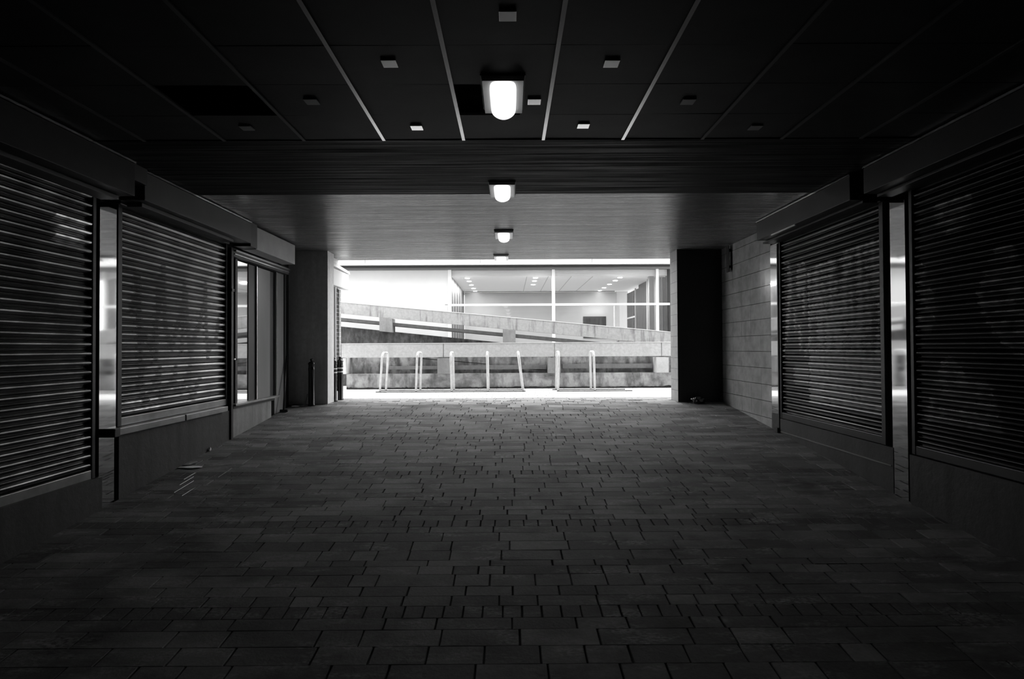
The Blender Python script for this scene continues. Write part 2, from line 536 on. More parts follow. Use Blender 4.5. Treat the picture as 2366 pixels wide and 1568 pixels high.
# glazed tile wall at the right
m = MB()
TH, TW = 0.262, 0.40
rnd = random.Random(11)
z = -0.37 + 0.0
zc = [0.182 + TH * k for k in range(-3, 12)]
for k in range(len(zc) - 1):
    y = 9.30
    while y < 11.45:
        ya, yb = y + 0.0015, min(y + TW, 11.45) - 0.0015
        za, zb = zc[k] + 0.004, min(zc[k + 1], CZ - 0.001) - 0.004
        if zb > za and yb > ya and zb > floor_z(yb) - 0.05:
            a, b = rnd.uniform(-0.001, 0.001), rnd.uniform(-0.001, 0.001)
            x = 4.08
            m.hexa([(x + a + b, ya, za), (4.118, ya, za), (4.118, yb, za), (x - a + b, yb, za), (x + a - b, ya, zb), (4.118, ya, zb), (4.118, yb, zb), (x - a - b, yb, zb)])
        y += TW
struct(m.build('wall_tiles_right', M['tile']))

# plinths under the shop fronts (structure of the walls)
def plinth(name, mat, x0, x1, y0, y1, zt):
    mm = MB(); mm.ysl(x0, x1, y0, y1, floor_z(y0) - 0.03, floor_z(y1) - 0.03, zt)
    return struct(mm.build(name, mat))
plinth('baseboard_left', M['plinth'], -4.30, -4.11, 6.30, 8.76, 0.152)
plinth('trim_20', M['plinth'], -4.30, -4.10, 0.5, 6.03, -0.225)
plinth('trim_21', M['plinth_light'], -4.30, -4.11, 8.86, 10.30, 0.165)
plinth('baseboard_right', M['plinth_dark'], 4.06, 4.12, 6.34, 8.99, -0.035)
plinth('trim_22', M['plinth_dark'], 4.06, 4.12, 0.5, 6.08, -0.06)
mm = MB(); mm.box(4.048, 4.06, 6.36, 8.96, -0.235, -0.222)
struct(mm.build('trim_23', M['steel_dull']))

# ------------------------------------------------------------------ roller shutters
def seg_d(p, a, b):
    ax, ay = a; bx, by = b
    dx, dy = bx - ax, by - ay
    L = dx * dx + dy * dy
    t = 0 if L == 0 else max(0, min(1, ((p[0] - ax) * dx + (p[1] - ay) * dy) / L))
    return math.hypot(p[0] - ax - t * dx, p[1] - ay - t * dy)

def curtain(name, mat, parent, x, sgn, y0, y1, z0, z1, pitch, paint, ink, depth=0.029, seed=1):
    """corrugated curtain of curved laths; paint(y, z) and ink(y, z) give 0..1"""
    n = max(1, round((z1 - z0) / pitch)); p = (z1 - z0) / n
    prof = [(0.0, -0.35), (0.05, -0.3), (0.12, 0.0), (0.22, 0.55), (0.34, 0.87), (0.47, 1.0), (0.60, 0.93), (0.72, 0.68), (0.82, 0.3), (0.90, -0.05), (0.94, -0.3), (1.0, -0.35)]
    if sgn < 0:
        prof = [(0.0, -0.35), (0.03, 0.1), (0.055, 0.45), (0.08, 0.55), (0.105, 0.4), (0.14, -0.2), (0.20, -0.05), (0.32, 0.45), (0.45, 0.72), (0.58, 0.8), (0.70, 0.66), (0.82, 0.3), (0.92, -0.15), (1.0, -0.35)]
    ny = max(2, int((y1 - y0) / 0.02))
    V, F, A, B = [], [], [], []
    rnd = random.Random(seed)
    for k in range(n):
        base = len(V)
        jit = rnd.uniform(-0.0012, 0.0012)
        for (t, d) in prof:
            fold_shade = 0.85 * max(sstep(0.62, 0.9, t), 1 - sstep(0.06, 0.33, t)) if not (sgn < 0 and 0.05 < t < 0.11) else 0.0      # shade painted into the folds
            for j in range(ny + 1):
                y = y0 + (y1 - y0) * j / ny
                z = z0 + (k + t) * p
                w = 0.0012 * noise.noise(Vector((y * 2.2, k * 1.7 + seed, 0)))
                V.append((x + sgn * (d * depth + jit + w), y, z))
                A.append(paint(y, z)); B.append(max(ink(y, z), fold_shade * (0.75 + 0.25 * noise.noise(Vector((y * 3, k * 2.1, seed))))))
        for a in range(len(prof) - 1):
            for j in range(ny):
                q = base + a * (ny + 1) + j
                f = (q, q + 1, q + ny + 2, q + ny + 1)
                F.append(f if sgn < 0 else f[::-1])
    me = bpy.data.meshes.new(name)
    off = Vector(parent.location)
    me.from_pydata([tuple(Vector(v) - off) for v in V], [], F)
    me.materials.append(mat)
    me.polygons.foreach_set('use_smooth', [True] * len(F))
    a = me.attributes.new('paint', 'FLOAT', 'POINT'); a.data.foreach_set('value', A)
    b = me.attributes.new('ink', 'FLOAT', 'POINT'); b.data.foreach_set('value', B)  # holds graffiti ink together with the painted fold shade
    o = bpy.data.objects.new(name, me); COL.objects.link(o); o.parent = parent
    return o

def nz(y, z, s=1.0, o=0.0):
    return noise.noise(Vector((y * s, z * s, o)))
def sstep(a, b, v):
    t = max(0, min(1, (v - a) / (b - a)))
    return t * t * (3 - 2 * t)
none = lambda y, z: 0.0

# scrawled tags on the left shutter: strokes in (y, z)
strokes = []
def letter(y, z, w, h, pts):
    q = [(y + a * w, z + b * h) for a, b in pts]
    for a, b in zip(q[:-1], q[1:]): strokes.append((a, b))
# looping illegible scrawls: a tall one across the middle, a lower one near the sill
def scrawl(y0, y1, z0, h, loops, seed):
    rnd = random.Random(seed)
    n = loops * 14
    q = []
    for k in range(n + 1):
        u = k / n
        ph = 2 * math.pi * loops * u
        amp = 0.5 + 0.4 * noise.noise(Vector((u * 5, seed, 0)))
        y = y0 + (y1 - y0) * u + 0.07 * math.sin(ph + 0.8)
        z = z0 + h * (0.5 + amp * math.sin(ph) * (0.75 + 0.25 * math.sin(3.3 * ph + seed)))
        q.append((y, z))
    for a, b in zip(q[:-1], q[1:]): strokes.append((a, b))
scrawl(6.5, 8.45, 0.95, 1.0, 4, 2)
scrawl(6.62, 7.95, 0.45, 0.42, 4, 5)
strokes.append(((6.62, 1.9), (6.75, 0.6))); strokes.append(((7.05, 1.85), (7.0, 0.9))); strokes.append(((7.62, 1.9), (7.55, 1.0)))
def ink_left(y, z):
    if z < 0.38 or z > 2.1: return 0.0
    d = min(seg_d((y, z), a, b) for a, b in strokes)
    return 0.88 * (1 - sstep(0.03, 0.055, d + 0.008 * nz(y, z, 9)))
def paint_left(y, z):
    v = 0.15 + 0.3 * nz(y, z, 3, 4)
    if 6.45 < y < 7.1 and z < 0.52: v = 0.9 * (0.6 + 0.6 * nz(y, z, 14, 2))
    if y > 7.7: v += 0.25 * sstep(7.7, 8.4, y)
    return max(0, min(1, v))
def paint_first(y, z):
    v = 0.05 + 0.2 * nz(y, z, 4, 8)
    if 5.45 < y < 5.97 and 2.02 < z < 2.32: v = 0.55 + 0.9 * nz(y, z, 12, 3) + 0.2
    return max(0, min(1, v))
def paint_right(y, z):
    v = 0.01 + 0.06 * max(0, nz(y, z, 5, 1))
    e = 0.05 * nz(y, z, 6, 9)
    if 6.55 + e < y < 8.15 + e and 0.28 < z < 2.28 - 0.12 * (y - 6.55):
        v = 0.55 + 0.5 * nz(y, z, 10, 5) + 0.8 * nz(y * 9, z * 1.2, 1, 6)
        if z < 0.95: v += 0.45
    elif 8.2 <= y < 8.9 and 0.9 < z < 2.3 and nz(y * 3, z * 0.6, 3, 2) > 0.12:
        v = 0.5
    elif 8.15 < y < 8.6 and 0.5 < z < 0.8:
        v = 0.45
    return max(0, min(1, v))
def paint_right_near(y, z):
    v = 0.03
    if nz(y * 1.2, z * 0.8, 1.6, 5) > 0.05 and 0.3 < z < 2.4: v = 0.4 + 0.6 * nz(y, z, 9, 2)
    return max(0, min(1, v))

def shutter(label, side, y0, y1, z0, z1, mat, paint, ink, seed, pitch=0.0925, bar=(0.0, 0.09), loc_z=None):
    s = 1 if side == 'left' else -1
    xw = -4.17 if side == 'left' else 4.10
    t = thing('roller_shutter', label, 'roller shutter', (xw, (y0 + y1) / 2, z0), 'roller shutters of the shops')
    curtain('curtain', mat, t, xw, s, y0, y1, z0 + bar[1], z1, pitch, paint, ink, seed=seed)
    b = MB()
    b.bbox(*(sorted((xw - s * 0.01, xw + s * 0.03))), y0 + 0.01, y1 - 0.01, z0 + bar[0], z0 + bar[1], b=0.006)
    b.build('bottom_bar', M['bottom'] if s > 0 else M['rail'], t)
    for (ya, yb) in ((y0 - 0.05, y0 + 0.02), (y1 - 0.02, y1 + 0.03)):
        r = MB()
        xx = sorted((xw - s * 0.06, xw + s * 0.035))
        r.bbox(xx[0], xx[1], ya, yb, z0 - 0.0, z1 + 0.02, b=0.005)
        r.build('guide_rail', M['rail'], t)
    h = MB()
    xx = sorted((xw - s * 0.10, xw + s * 0.06))
    h.bbox(xx[0], xx[1], y0 - 0.05, y1 + 0.03, z1 + 0.02, z1 + 0.075, b=0.006)
    h.build('hood', M['bottom'] if side == 'left' else M['rail'], t)
    return t
shutter('large grey roller shutter nearest on the left, reaching almost to the ground', 'left', 2.6, 5.95, -0.23, 2.62, M['sh_first'], paint_first, none, 3, 0.0925)
shutter('graffiti scrawled roller shutter on the left, above a pale sill, beside the shop window', 'left', 6.36, 8.74, 0.235, 2.57, M['sh_left'], paint_left, ink_left, 5, 0.0925)
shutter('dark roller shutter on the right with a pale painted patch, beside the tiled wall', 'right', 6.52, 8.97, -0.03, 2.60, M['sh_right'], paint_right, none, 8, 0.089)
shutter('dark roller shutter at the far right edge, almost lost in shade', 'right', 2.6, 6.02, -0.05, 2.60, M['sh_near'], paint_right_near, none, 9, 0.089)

# pale sill below the graffiti shutter
t = thing('shutter_sill', 'pale metal sill rail under the graffiti scrawled shutter, with a black end', 'sill', (-4.10, 7.4, 0.155))
box_part('rail', M['bottom'], t, -4.30, -4.05, 7.50, 8.60, 0.158, 0.232, bevel=0.006)
box_part('rail', M['bottom'], t, -4.30, -4.05, 6.215, 7.47, 0.158, 0.232, bevel=0.006)
box_part('end_cap', M['frame_dark'], t, -4.30, -4.035, 6.12, 6.21, 0.15, 0.24, bevel=0.006)

# steel pilasters that mirror the street
def pilaster(label, x0, x1, xf, y0, y1, z0, z1, cap=False):
    t = thing('pilaster', label, 'pilaster', ((x0 + x1) / 2, (y0 + y1) / 2, z0), 'mirror steel pilasters')
    box_part('facing', M['steel'], t, x0, x1, y0, y1, z0, z1)
    if cap:
        box_part('capital', M['fascia'], t, min(x0, xf), max(x1, xf), y0 - 0.04, y1 + 0.02, z1 + 0.005, z1 + 0.13, bevel=0.01)
    return t
pilaster('mirror polished steel pilaster between the two left roller shutters', -4.295, -4.135, -4.06, 6.03, 6.285, floor_z(6.0) - 0.03, 2.62, True)
pilaster('mirror polished steel pilaster between the two right roller shutters', 4.065, 4.115, 4.02, 6.11, 6.35, floor_z(6.1) - 0.03, 2.62)
pilaster('narrow mirror steel pilaster at the end of the tiled wall', 4.07, 4.115, 4.02, 9.03, 9.29, 0.02, 2.62)
plinth('trim_24', M['plinth'], 4.066, 4.12, 9.03, 9.29, 0.015)
# black drain pipe between graffiti shutter and shop window
t = thing('drainpipe', 'square black downpipe between graffiti shutter and lit shop window', 'pipe', (-4.12, 8.81, floor_z(8.8)))
box_part('pipe', M['frame_dark'], t, -4.29, -4.085, 8.775, 8.845, floor_z(8.8) - 0.01, 2.55, bevel=0.008)
box_part('pipe_bracket', M['frame_dark'], t, -4.29, -4.075, 8.772, 8.85, 1.9, 1.94)
t = thing('drainpipe', 'square black downpipe between the tiled wall and the right shutter', 'pipe', (4.1, 9.0, floor_z(9.0)))
box_part('pipe', M['frame_dark'], t, 4.05, 4.12, 9.003, 9.026, floor_z(9.0) - 0.01, 2.6)
box_part('pipe_shoe', M['frame_dark'], t, 4.02, 4.12, 9.0, 9.08, floor_z(9.05) - 0.01, floor_z(9.05) + 0.07)

# ------------------------------------------------------------------ shop window bay, left
w = bpy.data.objects.new('window_1', None); COL.objects.link(w); w.location = (-4.15, 9.7, 0.21); struct(w)
X0 = -4.16
def wpart(name, mat, *b, bevel=0.0, parent=None):
    return box_part(name, mat, parent or w, *b, bevel=bevel)
wpart('glass_pane', M['mirror_glass'], -4.19, X0, 8.85, 9.00, 0.235, 2.40)
wpart('mullion', M['frame_dark'], -4.20, -4.13, 9.00, 9.075, 0.235, 2.42, bevel=0.006)
wpart('glass_pane', M['mirror_glass'], -4.19, X0, 9.075, 9.49, 0.235, 2.40)
wpart('door_frame', M['frame_dark'], -4.20, -4.15, 9.49, 9.75, 0.235, 2.40)
wpart('frame_edge', M['frame_edge'], -4.20, -4.125, 9.75, 9.775, 0.235, 2.40)
wpart('panel', M['panel'], -4.20, -4.16, 9.775, 10.37, 0.235, 2.40)
wpart('door_frame', M['frame_dark'], -4.22, -4.17, 10.37, 10.56, 0.235, 2.40)
wpart('frame_edge', M['frame_edge'], -4.22, -4.125, 10.565, 10.59, 0.20, 2.42)
wpart('side_panel', M['panel'], -4.28, -4.17, 10.59, 11.02, floor_z(10.8) - 0.03, 2.42)
wpart('corner_post', M['frame_dark'], -4.29, -4.15, 11.02, 11.08, floor_z(11) - 0.02, 2.44)
wpart('sill', M['bottom'], -4.29, -4.05, 8.85, 10.55, 0.205, 0.236, bevel=0.005)
wpart('sill_apron', M['frame_dark'], -4.29, -4.09, 8.86, 10.40, 0.165, 0.204)
wpart('head_board', M['fascia'], -4.29, -4.09, 8.85, 11.06, 2.425, 2.55, bevel=0.006)
tr = wpart('track', M['frame_edge'], -4.09, -4.055, 8.86, 11.04, 2.50, 2.525)
wpart('track', M['frame_edge'], -4.09, -4.07, 8.86, 11.04, 2.455, 2.47)
lv = MB(); lv.tube([(-4.16, 8.845, 0.905), (-4.10, 8.85, 0.905), (-4.09, 8.87, 0.90), (-4.09, 8.95, 0.90)], 0.018, 10)
lv.build('lever_handle', M['plate'], w)
# wall between bay and pier
m = MB(); m.box(-4.30, -4.24, 11.08, 11.45, -0.05, CZ - 0.001)
struct(m.build('wall_recess', M['wall']))

# ------------------------------------------------------------------ fascias over the shops
def fascia(label, x0, x1, y0, y1, z0, z1, edge_x, trim=True, mt='fascia'):
    z1 -= 0.014
    t = thing('shop_fascia', label, 'fascia', ((x0 + x1) / 2, (y0 + y1) / 2, z0), 'blank fascias over the shops')
    box_part('board', M[mt], t, x0, x1, y0, y1, z0, z1 - 0.022, bevel=0.006)
    xs = sorted((edge_x, edge_x + (0.03 if edge_x < 0 else -0.03)))
    if trim:
        box_part('edge_trim', M['trim'], t, xs[0] - 0.012, xs[1] + 0.012, y0, y1, z1 - 0.02, z1 - 0.002)
    return t
def under(t, x0, x1, y0, y1, z0, z1):
    box_part('lower_lip', M['fascia' if x0 < 0 else 'fascia_dark'], t, x0, x1, y0, y1, z0, z1, bevel=0.005)
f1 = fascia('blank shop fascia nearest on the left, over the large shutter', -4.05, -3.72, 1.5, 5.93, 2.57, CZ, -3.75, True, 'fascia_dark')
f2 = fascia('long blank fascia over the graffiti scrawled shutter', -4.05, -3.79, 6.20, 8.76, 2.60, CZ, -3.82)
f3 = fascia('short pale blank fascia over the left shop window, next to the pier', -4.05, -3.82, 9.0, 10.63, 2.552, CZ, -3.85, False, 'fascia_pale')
under(f2, -4.04, -3.88, 6.3, 8.40, 2.555, 2.598)
under(f1, -4.04, -3.86, 1.5, 5.9, 2.53, 2.568)
box_part('end_bracket', M['frame_dark'], f2, -4.05, -3.80, 8.765, 8.99, 2.56, CZ - 0.014)
box_part('end_bracket', M['frame_dark'], f1, -4.05, -3.76, 5.935, 6.195, 2.75, CZ - 0.014)
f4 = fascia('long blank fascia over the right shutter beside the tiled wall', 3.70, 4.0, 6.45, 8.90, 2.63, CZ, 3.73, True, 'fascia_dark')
under(f4, 3.84, 4.0, 6.45, 9.02, 2.60, 2.628)
box_part('edge_glint', M['paper'], f4, 3.695, 3.712, 7.70, 8.40, 2.612, 2.628)  # white strip added as the bright glint along the lower edge
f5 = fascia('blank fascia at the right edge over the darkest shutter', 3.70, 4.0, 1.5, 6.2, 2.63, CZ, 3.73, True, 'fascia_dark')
under(f5, 3.84, 4.0, 1.5, 6.2, 2.60, 2.628)
# black plate sticking out of the tiled wall
t = thing('sign_bracket', 'narrow black bracket plate high on the tiled wall', 'bracket', (4.06, 10.97, 2.42))
box_part('plate', M['frame_dark'], t, 4.012, 4.035, 10.90, 11.02, 2.42, 2.90, bevel=0.006)
box_part('arm', M['frame_dark'], t, 4.034, 4.085, 10.93, 10.97, 2.80, 2.84)
box_part('arm', M['frame_dark'], t, 4.034, 4.085, 10.93, 10.97, 2.50, 2.54)

# ------------------------------------------------------------------ ceiling lamps
def lamp(label, x, y):
    t = thing('ceiling_lamp', label, 'lamp', (x, y, CZ), 'bulkhead lamps along the passage ceiling')
    W, L, H = 0.15, 0.29, 0.045
    box_part('gasket', M['lamp_dark'], t, x - W - 0.008, x + W + 0.008, y - L - 0.006, y + L + 0.006, CZ - 0.012, CZ - 0.0005, bevel=0.004)
    b = MB()
    b.hexa([(x - W + .006, y - L + .004, CZ - H), (x + W - .006, y - L + .004, CZ - H), (x + W - .006, y + L - .006, CZ - H), (x - W + .006, y + L - .006, CZ - H),
            (x - W, y - L, CZ - 0.0115), (x + W, y - L, CZ - 0.0115), (x + W, y + L, CZ - 0.0115), (x - W, y + L, CZ - 0.0115)])
    b.build('housing', M['lamp_body'], t)
    # capsule diffuser, bulging down
    d = MB()
    bm = bmesh.new()
    r, l = 0.096, 0.29
    nseg, narc = 16, 24
    rings = []
    for a in range(narc + 1):
        th = math.pi / 2 * a / narc
        rings.append((math.cos(th), math.sin(th)))
    outline = []
    for j in range(64):
        ph = 2 * math.pi * j / 64
        c, s_ = math.cos(ph), math.sin(ph)
        e = 2.0 if s_ > 0 else 5.0          # round far end, squarer near end
        rr = (abs(c) ** e + abs(s_) ** e) ** (-1 / e)
        yy = s_ * rr
        outline.append((r * c * rr, (l - r) * (1 if yy > 0 else -1) * min(1, abs(yy) * 6) + r * yy if s_ > 0 else l * yy * 0.98))
    prev = None
    for (cc, ss) in rings:
        ring = [bm.verts.new((x + px * (0.35 + 0.65 * cc) if cc > 0.02 else x + px * 0.35, y + py * (0.8 + 0.2 * cc), CZ - H + 0.002 - 0.07 * ss)) for (px, py) in outline]
        if prev:
            for j in range(64):
                bm.faces.new((prev[j], prev[(j + 1) % 64], ring[(j + 1) % 64], ring[j]))
        prev = ring
    bm.faces.new(prev)
    d.add_bm(bm, 0, True)
    d.build('diffuser', M['lamp'], t)
    return t
l1 = lamp('lit bulkhead lamp nearest the viewer, in the tiled ceiling', -0.04, 4.38)
for lab, x, y in (('lit bulkhead lamp second from the viewer, where sooty and pale concrete meet', -0.08, 7.0), ('lit bulkhead lamp third from the viewer, in the pale boarded soffit', -0.09, 9.78), ('lit bulkhead lamp at the mouth of the passage, farthest from the viewer', -0.17, 12.25)):
    c = copy_tree(l1); c.location = (x, y, CZ); c['label'] = lab

# small plates in the ceiling tiles
m = MB(); m.bbox(-0.05, 0.05, -0.052, 0.052, -0.014, -0.002, b=0.003)
pl = m.build('ceiling_plate', M['plate'])
spots = [(-0.003, 3.353, 'small pale ceiling plate in front of the nearest lamp, at the top of the picture'),
         (-0.784, 3.913, 'small pale ceiling plate left of and nearer than the first lamp'),
         (0.682, 3.924, 'small pale ceiling plate right of and nearer than the first lamp'),
         (0.195, 4.53, 'small pale ceiling plate close beside the first lamp, on its right'),
         (-0.783, 5.057, 'small pale ceiling plate just left of and beyond the first lamp'),
         (0.632, 5.032, 'small pale ceiling plate just right of and beyond the first lamp'),
         (-1.497, 4.515, 'faint ceiling plate in the second tile column left of the first lamp'),
         (1.374, 4.541, 'faint ceiling plate in the second tile column right of the first lamp'),
         (-2.225, 5.051, 'faint ceiling plate in the third tile column left of the first lamp'),
         (2.113, 5.088, 'faint ceiling plate in the third tile column right of the first lamp')]
for k, (x, y, lab) in enumerate(spots):
    o = pl if k == 0 else pl.copy()
    if k: COL.objects.link(o)
    o.location = (x, y, CZ)
    if lab.startswith('faint'):
        o.material_slots[0].link = 'OBJECT'; o.material_slots[0].material = M['plate_shaded']
    tag(o, lab, 'ceiling plate', 'small plates in the ceiling tiles')

# ------------------------------------------------------------------ bollards
def bollard(label, x, y, bands):
    z = floor_z(y)
    t = thing('bollard', label, 'bollard', (x, y, z), 'black iron bollards by the left pier')
    p = MB()
    p.lathe([(0.068, 0.0), (0.068, 0.02), (0.060, 0.03), (0.058, 0.66), (0.062, 0.67), (0.062, 0.70), (0.058, 0.71), (0.057, 0.775), (0.064, 0.78), (0.064, 0.80), (0.045, 0.825), (0.022, 0.835)], (x, y, z))
    p.build('post', M['iron'], t)
    k = MB()
    k.lathe([(0.018, 0.833), (0.018, 0.845), (0.030, 0.855), (0.032, 0.868), (0.024, 0.882), (0.006, 0.89)], (x, y, z))
    k.build('knob', M['iron'], t)
    if bands:
        for zz in (0.565, 0.64):
            b = MB(); b.lathe([(0.0605, zz), (0.0625, zz + 0.002), (0.0625, zz + 0.022), (0.0605, zz + 0.024)], (x, y, z))
            b.build('band', M['band'], t)
    return t
bollard('black iron bollard standing against the dark front of the left pier', -3.745, 11.29, False)
bollard('black iron bollard just outside, mostly hidden behind the left pier', -3.515, 11.935, True)
bollard('black iron bollard with two pale bands outside by the brick corner', -3.495, 12.30, True)

# ------------------------------------------------------------------ bicycle racks
def hoop(parent, xb, tilt, skew, y0=14.35, y1=14.85, h=0.95):
    pts = []
    rr = 0.13
    def P(yy, zz):
        return (xb + tilt * zz + skew * (yy - 14.6), yy, zz)
    pts += [P(y0, 0.02), P(y0, h - rr)]
    for k in range(1, 9):
        a = math.pi / 2 * k / 8
        pts.append(P(y0 + rr - rr * math.cos(a), h - rr + rr * math.sin(a)))
    for k in range(0, 9):
        a = math.pi / 2 * (1 - k / 8)
        pts.append(P(y1 - rr + rr * math.cos(a), h - rr + rr * math.sin(a)))
    pts.append(P(y1, 0.02))
    m = MB(); m.tube(pts, 0.026, 12)
    return m.build('hoop', M['rack'], parent)
def rack(label, x0, x1, hoops, ends):
    t = thing('bicycle_rack', label, 'bicycle rack', ((x0 + x1) / 2, 14.6, 0), 'galvanised bicycle racks')
    for yy, e in ((14.35, ends[0]), (14.85, ends[1])):
        m = MB(); m.box(e[0], e[1], yy - 0.03, yy + 0.03, -0.005, 0.02)
        m.build('ground_rail', M['rack_rail'], t)
    for (xb, tilt, skew) in hoops:
        hoop(t, xb, tilt, skew)
rack('long galvanised bicycle rack with five hoops standing left of centre', -3.2, 0.36,
     [(-3.105, 0.065, 0.08), (-2.245, 0.035, 0.06), (-1.40, -0.02, 0.02), (-0.535, -0.02, 0.0), (0.315, -0.125, -0.02)], ((-3.22, 0.37), (-3.2, 0.3)))
rack('shorter galvanised bicycle rack with two hoops and a bare rail end, right of centre', 1.1, 2.9,
     [(1.145, 0.025, -0.02), (2.02, -0.02, -0.05)], ((1.12, 2.93), (1.05, 2.85)))

# ------------------------------------------------------------------ concrete ramp, lower flight
t = thing('concrete_ramp', 'lower level flight of the concrete ramp with parapet on square brackets', 'ramp', (0, 15.6, 0))
xl, xr = -4.36, 11.0
box_part('base_wall', M['conc_base'], t, xl + 0.12, xr, 15.50, 15.95, -0.05, 0.392)
box_part('recess_wall', M['conc_dark'], t, xl + 0.2, xr, 15.78, 16.0, 0.39, 1.0)
m = MB(); m.box(-3.2, -1.9, 15.70, 15.79, 0.50, 0.59); m.box(-1.5, 0.95, 15.70, 15.79, 0.49, 0.60); m.box(1.38, 3.74, 15.70, 15.79, 0.505, 0.62)
m.build('ledge', M['conc_block'], t)
joints = [-4.36, -1.72, 1.15, 3.92, 6.7, 9.5]
for a, b in zip(joints[:-1], joints[1:]):
    box_part('parapet', M['conc'], t, a + 0.006, b - 0.006, 15.44, 15.60, 0.82, 1.172, bevel=0.006)
box_part('coping', M['coping'], t, xl, xr, 15.43, 15.62, 1.173, 1.19)
for x0, mt in ((-1.87, 'conc_block'), (0.98, 'conc_block'), (3.77, 'conc_block_pale'), (6.55, 'conc_block')):
    box_part('bracket', M[mt], t, x0, x0 + 0.32, 15.38, 15.79, 0.395, 0.79, bevel=0.006)
box_part('end_cap', M['coping'], t, xl + 0.03, xl + 0.11, 15.47, 15.9, 0.40, 0.81)
cr = MB(); cr.shear(-2.36, -0.62, 15.772, 15.779, 0.778, 0.80, 0.625, 0.64); cr.shear(0.1, 0.98, 15.772, 15.779, 0.50, 0.52, 0.455, 0.475)
cr.build('crack', M['joint'], t)

m = MB()   # line of moss and silt along the foot of the wall
rnd = random.Random(4)
x = xl + 0.13
while x < xr:
    h0 = 0.03 + 0.05 * abs(noise.noise(Vector((x * 2.3, 1, 0)))) + 0.035 * abs(noise.noise(Vector((x * 11, 3, 0))))
    h1 = 0.03 + 0.05 * abs(noise.noise(Vector(((x + 0.05) * 2.3, 1, 0)))) + 0.035 * abs(noise.noise(Vector(((x + 0.05) * 11, 3, 0))))
    m.shear(x, x + 0.05, 15.47, 15.505, -0.03, h0, -0.03, h1); x += 0.05
m.build('moss_line', M['joint'], t)

# upper flight, sloping down to the right
t = thing('concrete_ramp', 'upper sloping flight of the concrete ramp with streaked parapet, descending to the right', 'ramp', (0, 17.0, 0))
def zt(x): return 2.389 - 0.0962 * (x + 4.777)
def zbm(x): return 2.056 - 0.1010 * (x + 4.777)
pj = [-9.0, -5.9, -0.025, 6.6]
for a, b in zip(pj[:-1], pj[1:]):
    m = MB(); m.shear(a + 0.009, b - 0.009, 16.95, 17.1, zbm(a), zt(a) - 0.02, zbm(b), zt(b) - 0.02)
    m.build('parapet', M['conc_run'], t)
m = MB(); m.shear(-9, 6.6, 16.94, 17.12, zt(-9) - 0.019, zt(-9), zt(6.6) - 0.019, zt(6.6)); m.build('coping', M['coping'], t)
def zs(x): return 1.933 - 0.0985 * (x + 4.777)
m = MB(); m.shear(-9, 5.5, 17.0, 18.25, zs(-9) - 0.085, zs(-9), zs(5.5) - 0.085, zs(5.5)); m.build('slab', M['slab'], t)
for x0 in (-6.6, -3.69, -0.20, 3.1):
    x1 = x0 + 0.36
    m = MB(); m.shear(x0, x1, 16.9, 17.35, zbm(x0) - 0.40, zbm(x0) - 0.01, zbm(x1) - 0.40, zbm(x1) - 0.01); m.build('bracket', M['conc_block'], t)
def zr(x): return 1.687 - 0.1055 * (x + 4.777)
m = MB(); m.shear(-9, 0.2, 17.2, 17.45, 0.0, zr(-9), 0.0, zr(0.2)); m.build('retaining_wall', M['conc_soot'], t)

# ------------------------------------------------------------------ building opposite
FY = 19.2
def fx(x): return x * 0.96
def fz(z): return 1.04 + (z - 1.04) * 0.96
t = thing('office_building', 'white clad building opposite with long glazed front and lit interior', 'building', (0, FY, 0))
for k, (a, b) in enumerate(((-14, -8.2), (-8.2, -4.55), (-4.55, -0.93), (-0.93, 2.6), (2.6, 6.1), (6.1, 9.6), (9.6, 15))):
    box_part('fascia_panel', M['white'], t, a + 0.006, b - 0.006, FY - 0.42, FY + 0.2, fz(3.845), 4.35, bevel=0.004)
box_part('fascia_lip', M['white'], t, -14, 15, FY - 0.45, FY + 0.2, fz(3.79), fz(3.838))
box_part('roof', M['white'], t, -14, 15, FY + 0.2, 26, 4.1, 4.35)
box_part('soffit_shadow_strip', M['shadow_black'], t, -14, 15, FY - 0.30, FY + 0.1, fz(3.752), fz(3.788))  # solid black strip painting the shadow under the fascia lip
box_part('head_frame', M['head'], t, -14, 15, FY - 0.06, FY + 0.1, fz(3.672), fz(3.75))
for a, b in ((-9.5, -5.6), (-5.6, fx(-2.07))):
    box_part('wall_panel', M['white'], t, a + 0.004, b - 0.004, FY - 0.02, FY + 0.08, fz(2.52), fz(3.67))
    box_part('wall_panel', M['white'], t, a + 0.004, b - 0.004, FY - 0.02, FY + 0.08, 0.0, fz(2.505))
box_part('wall_panel', M['white'], t, fx(5.42), 15, FY - 0.02, FY + 0.08, 0.0, fz(3.67))
win = MB()
win.box(fx(-2.067), fx(-1.951), FY - 0.06, FY + 0.06, 0.0, fz(3.67))
win.box(fx(1.416), fx(1.517), FY - 0.06, FY + 0.06, 0.0, fz(3.67))
win.box(fx(4.903), fx(4.99), FY - 0.06, FY + 0.06, 0.0, fz(3.67))
win.box(fx(-1.951), fx(1.416), FY - 0.055, FY + 0.055, fz(2.461), fz(2.534))
win.box(fx(1.517), fx(4.903), FY - 0.055, FY + 0.055, fz(2.461), fz(2.534))
win.box(fx(4.99), fx(5.36), FY - 0.055, FY + 0.055, fz(2.461), fz(2.534))
wo = win.build('window_frame', M['white_frame'], t)
for a, b in ((-1.951, 1.416), (1.517, 4.903), (4.99, 5.36)):
    for c, d in ((0.05, fz(2.461)), (fz(2.534), fz(3.67))):
        m = MB(); m.box(fx(a), fx(b), FY - 0.006, FY + 0.006, c, d); m.build('pane', M['glass'], wo)
box_part('end_post', M['frame_dark'], t, fx(5.31), fx(5.42), FY - 0.05, FY + 0.3, 0.0, fz(3.67))
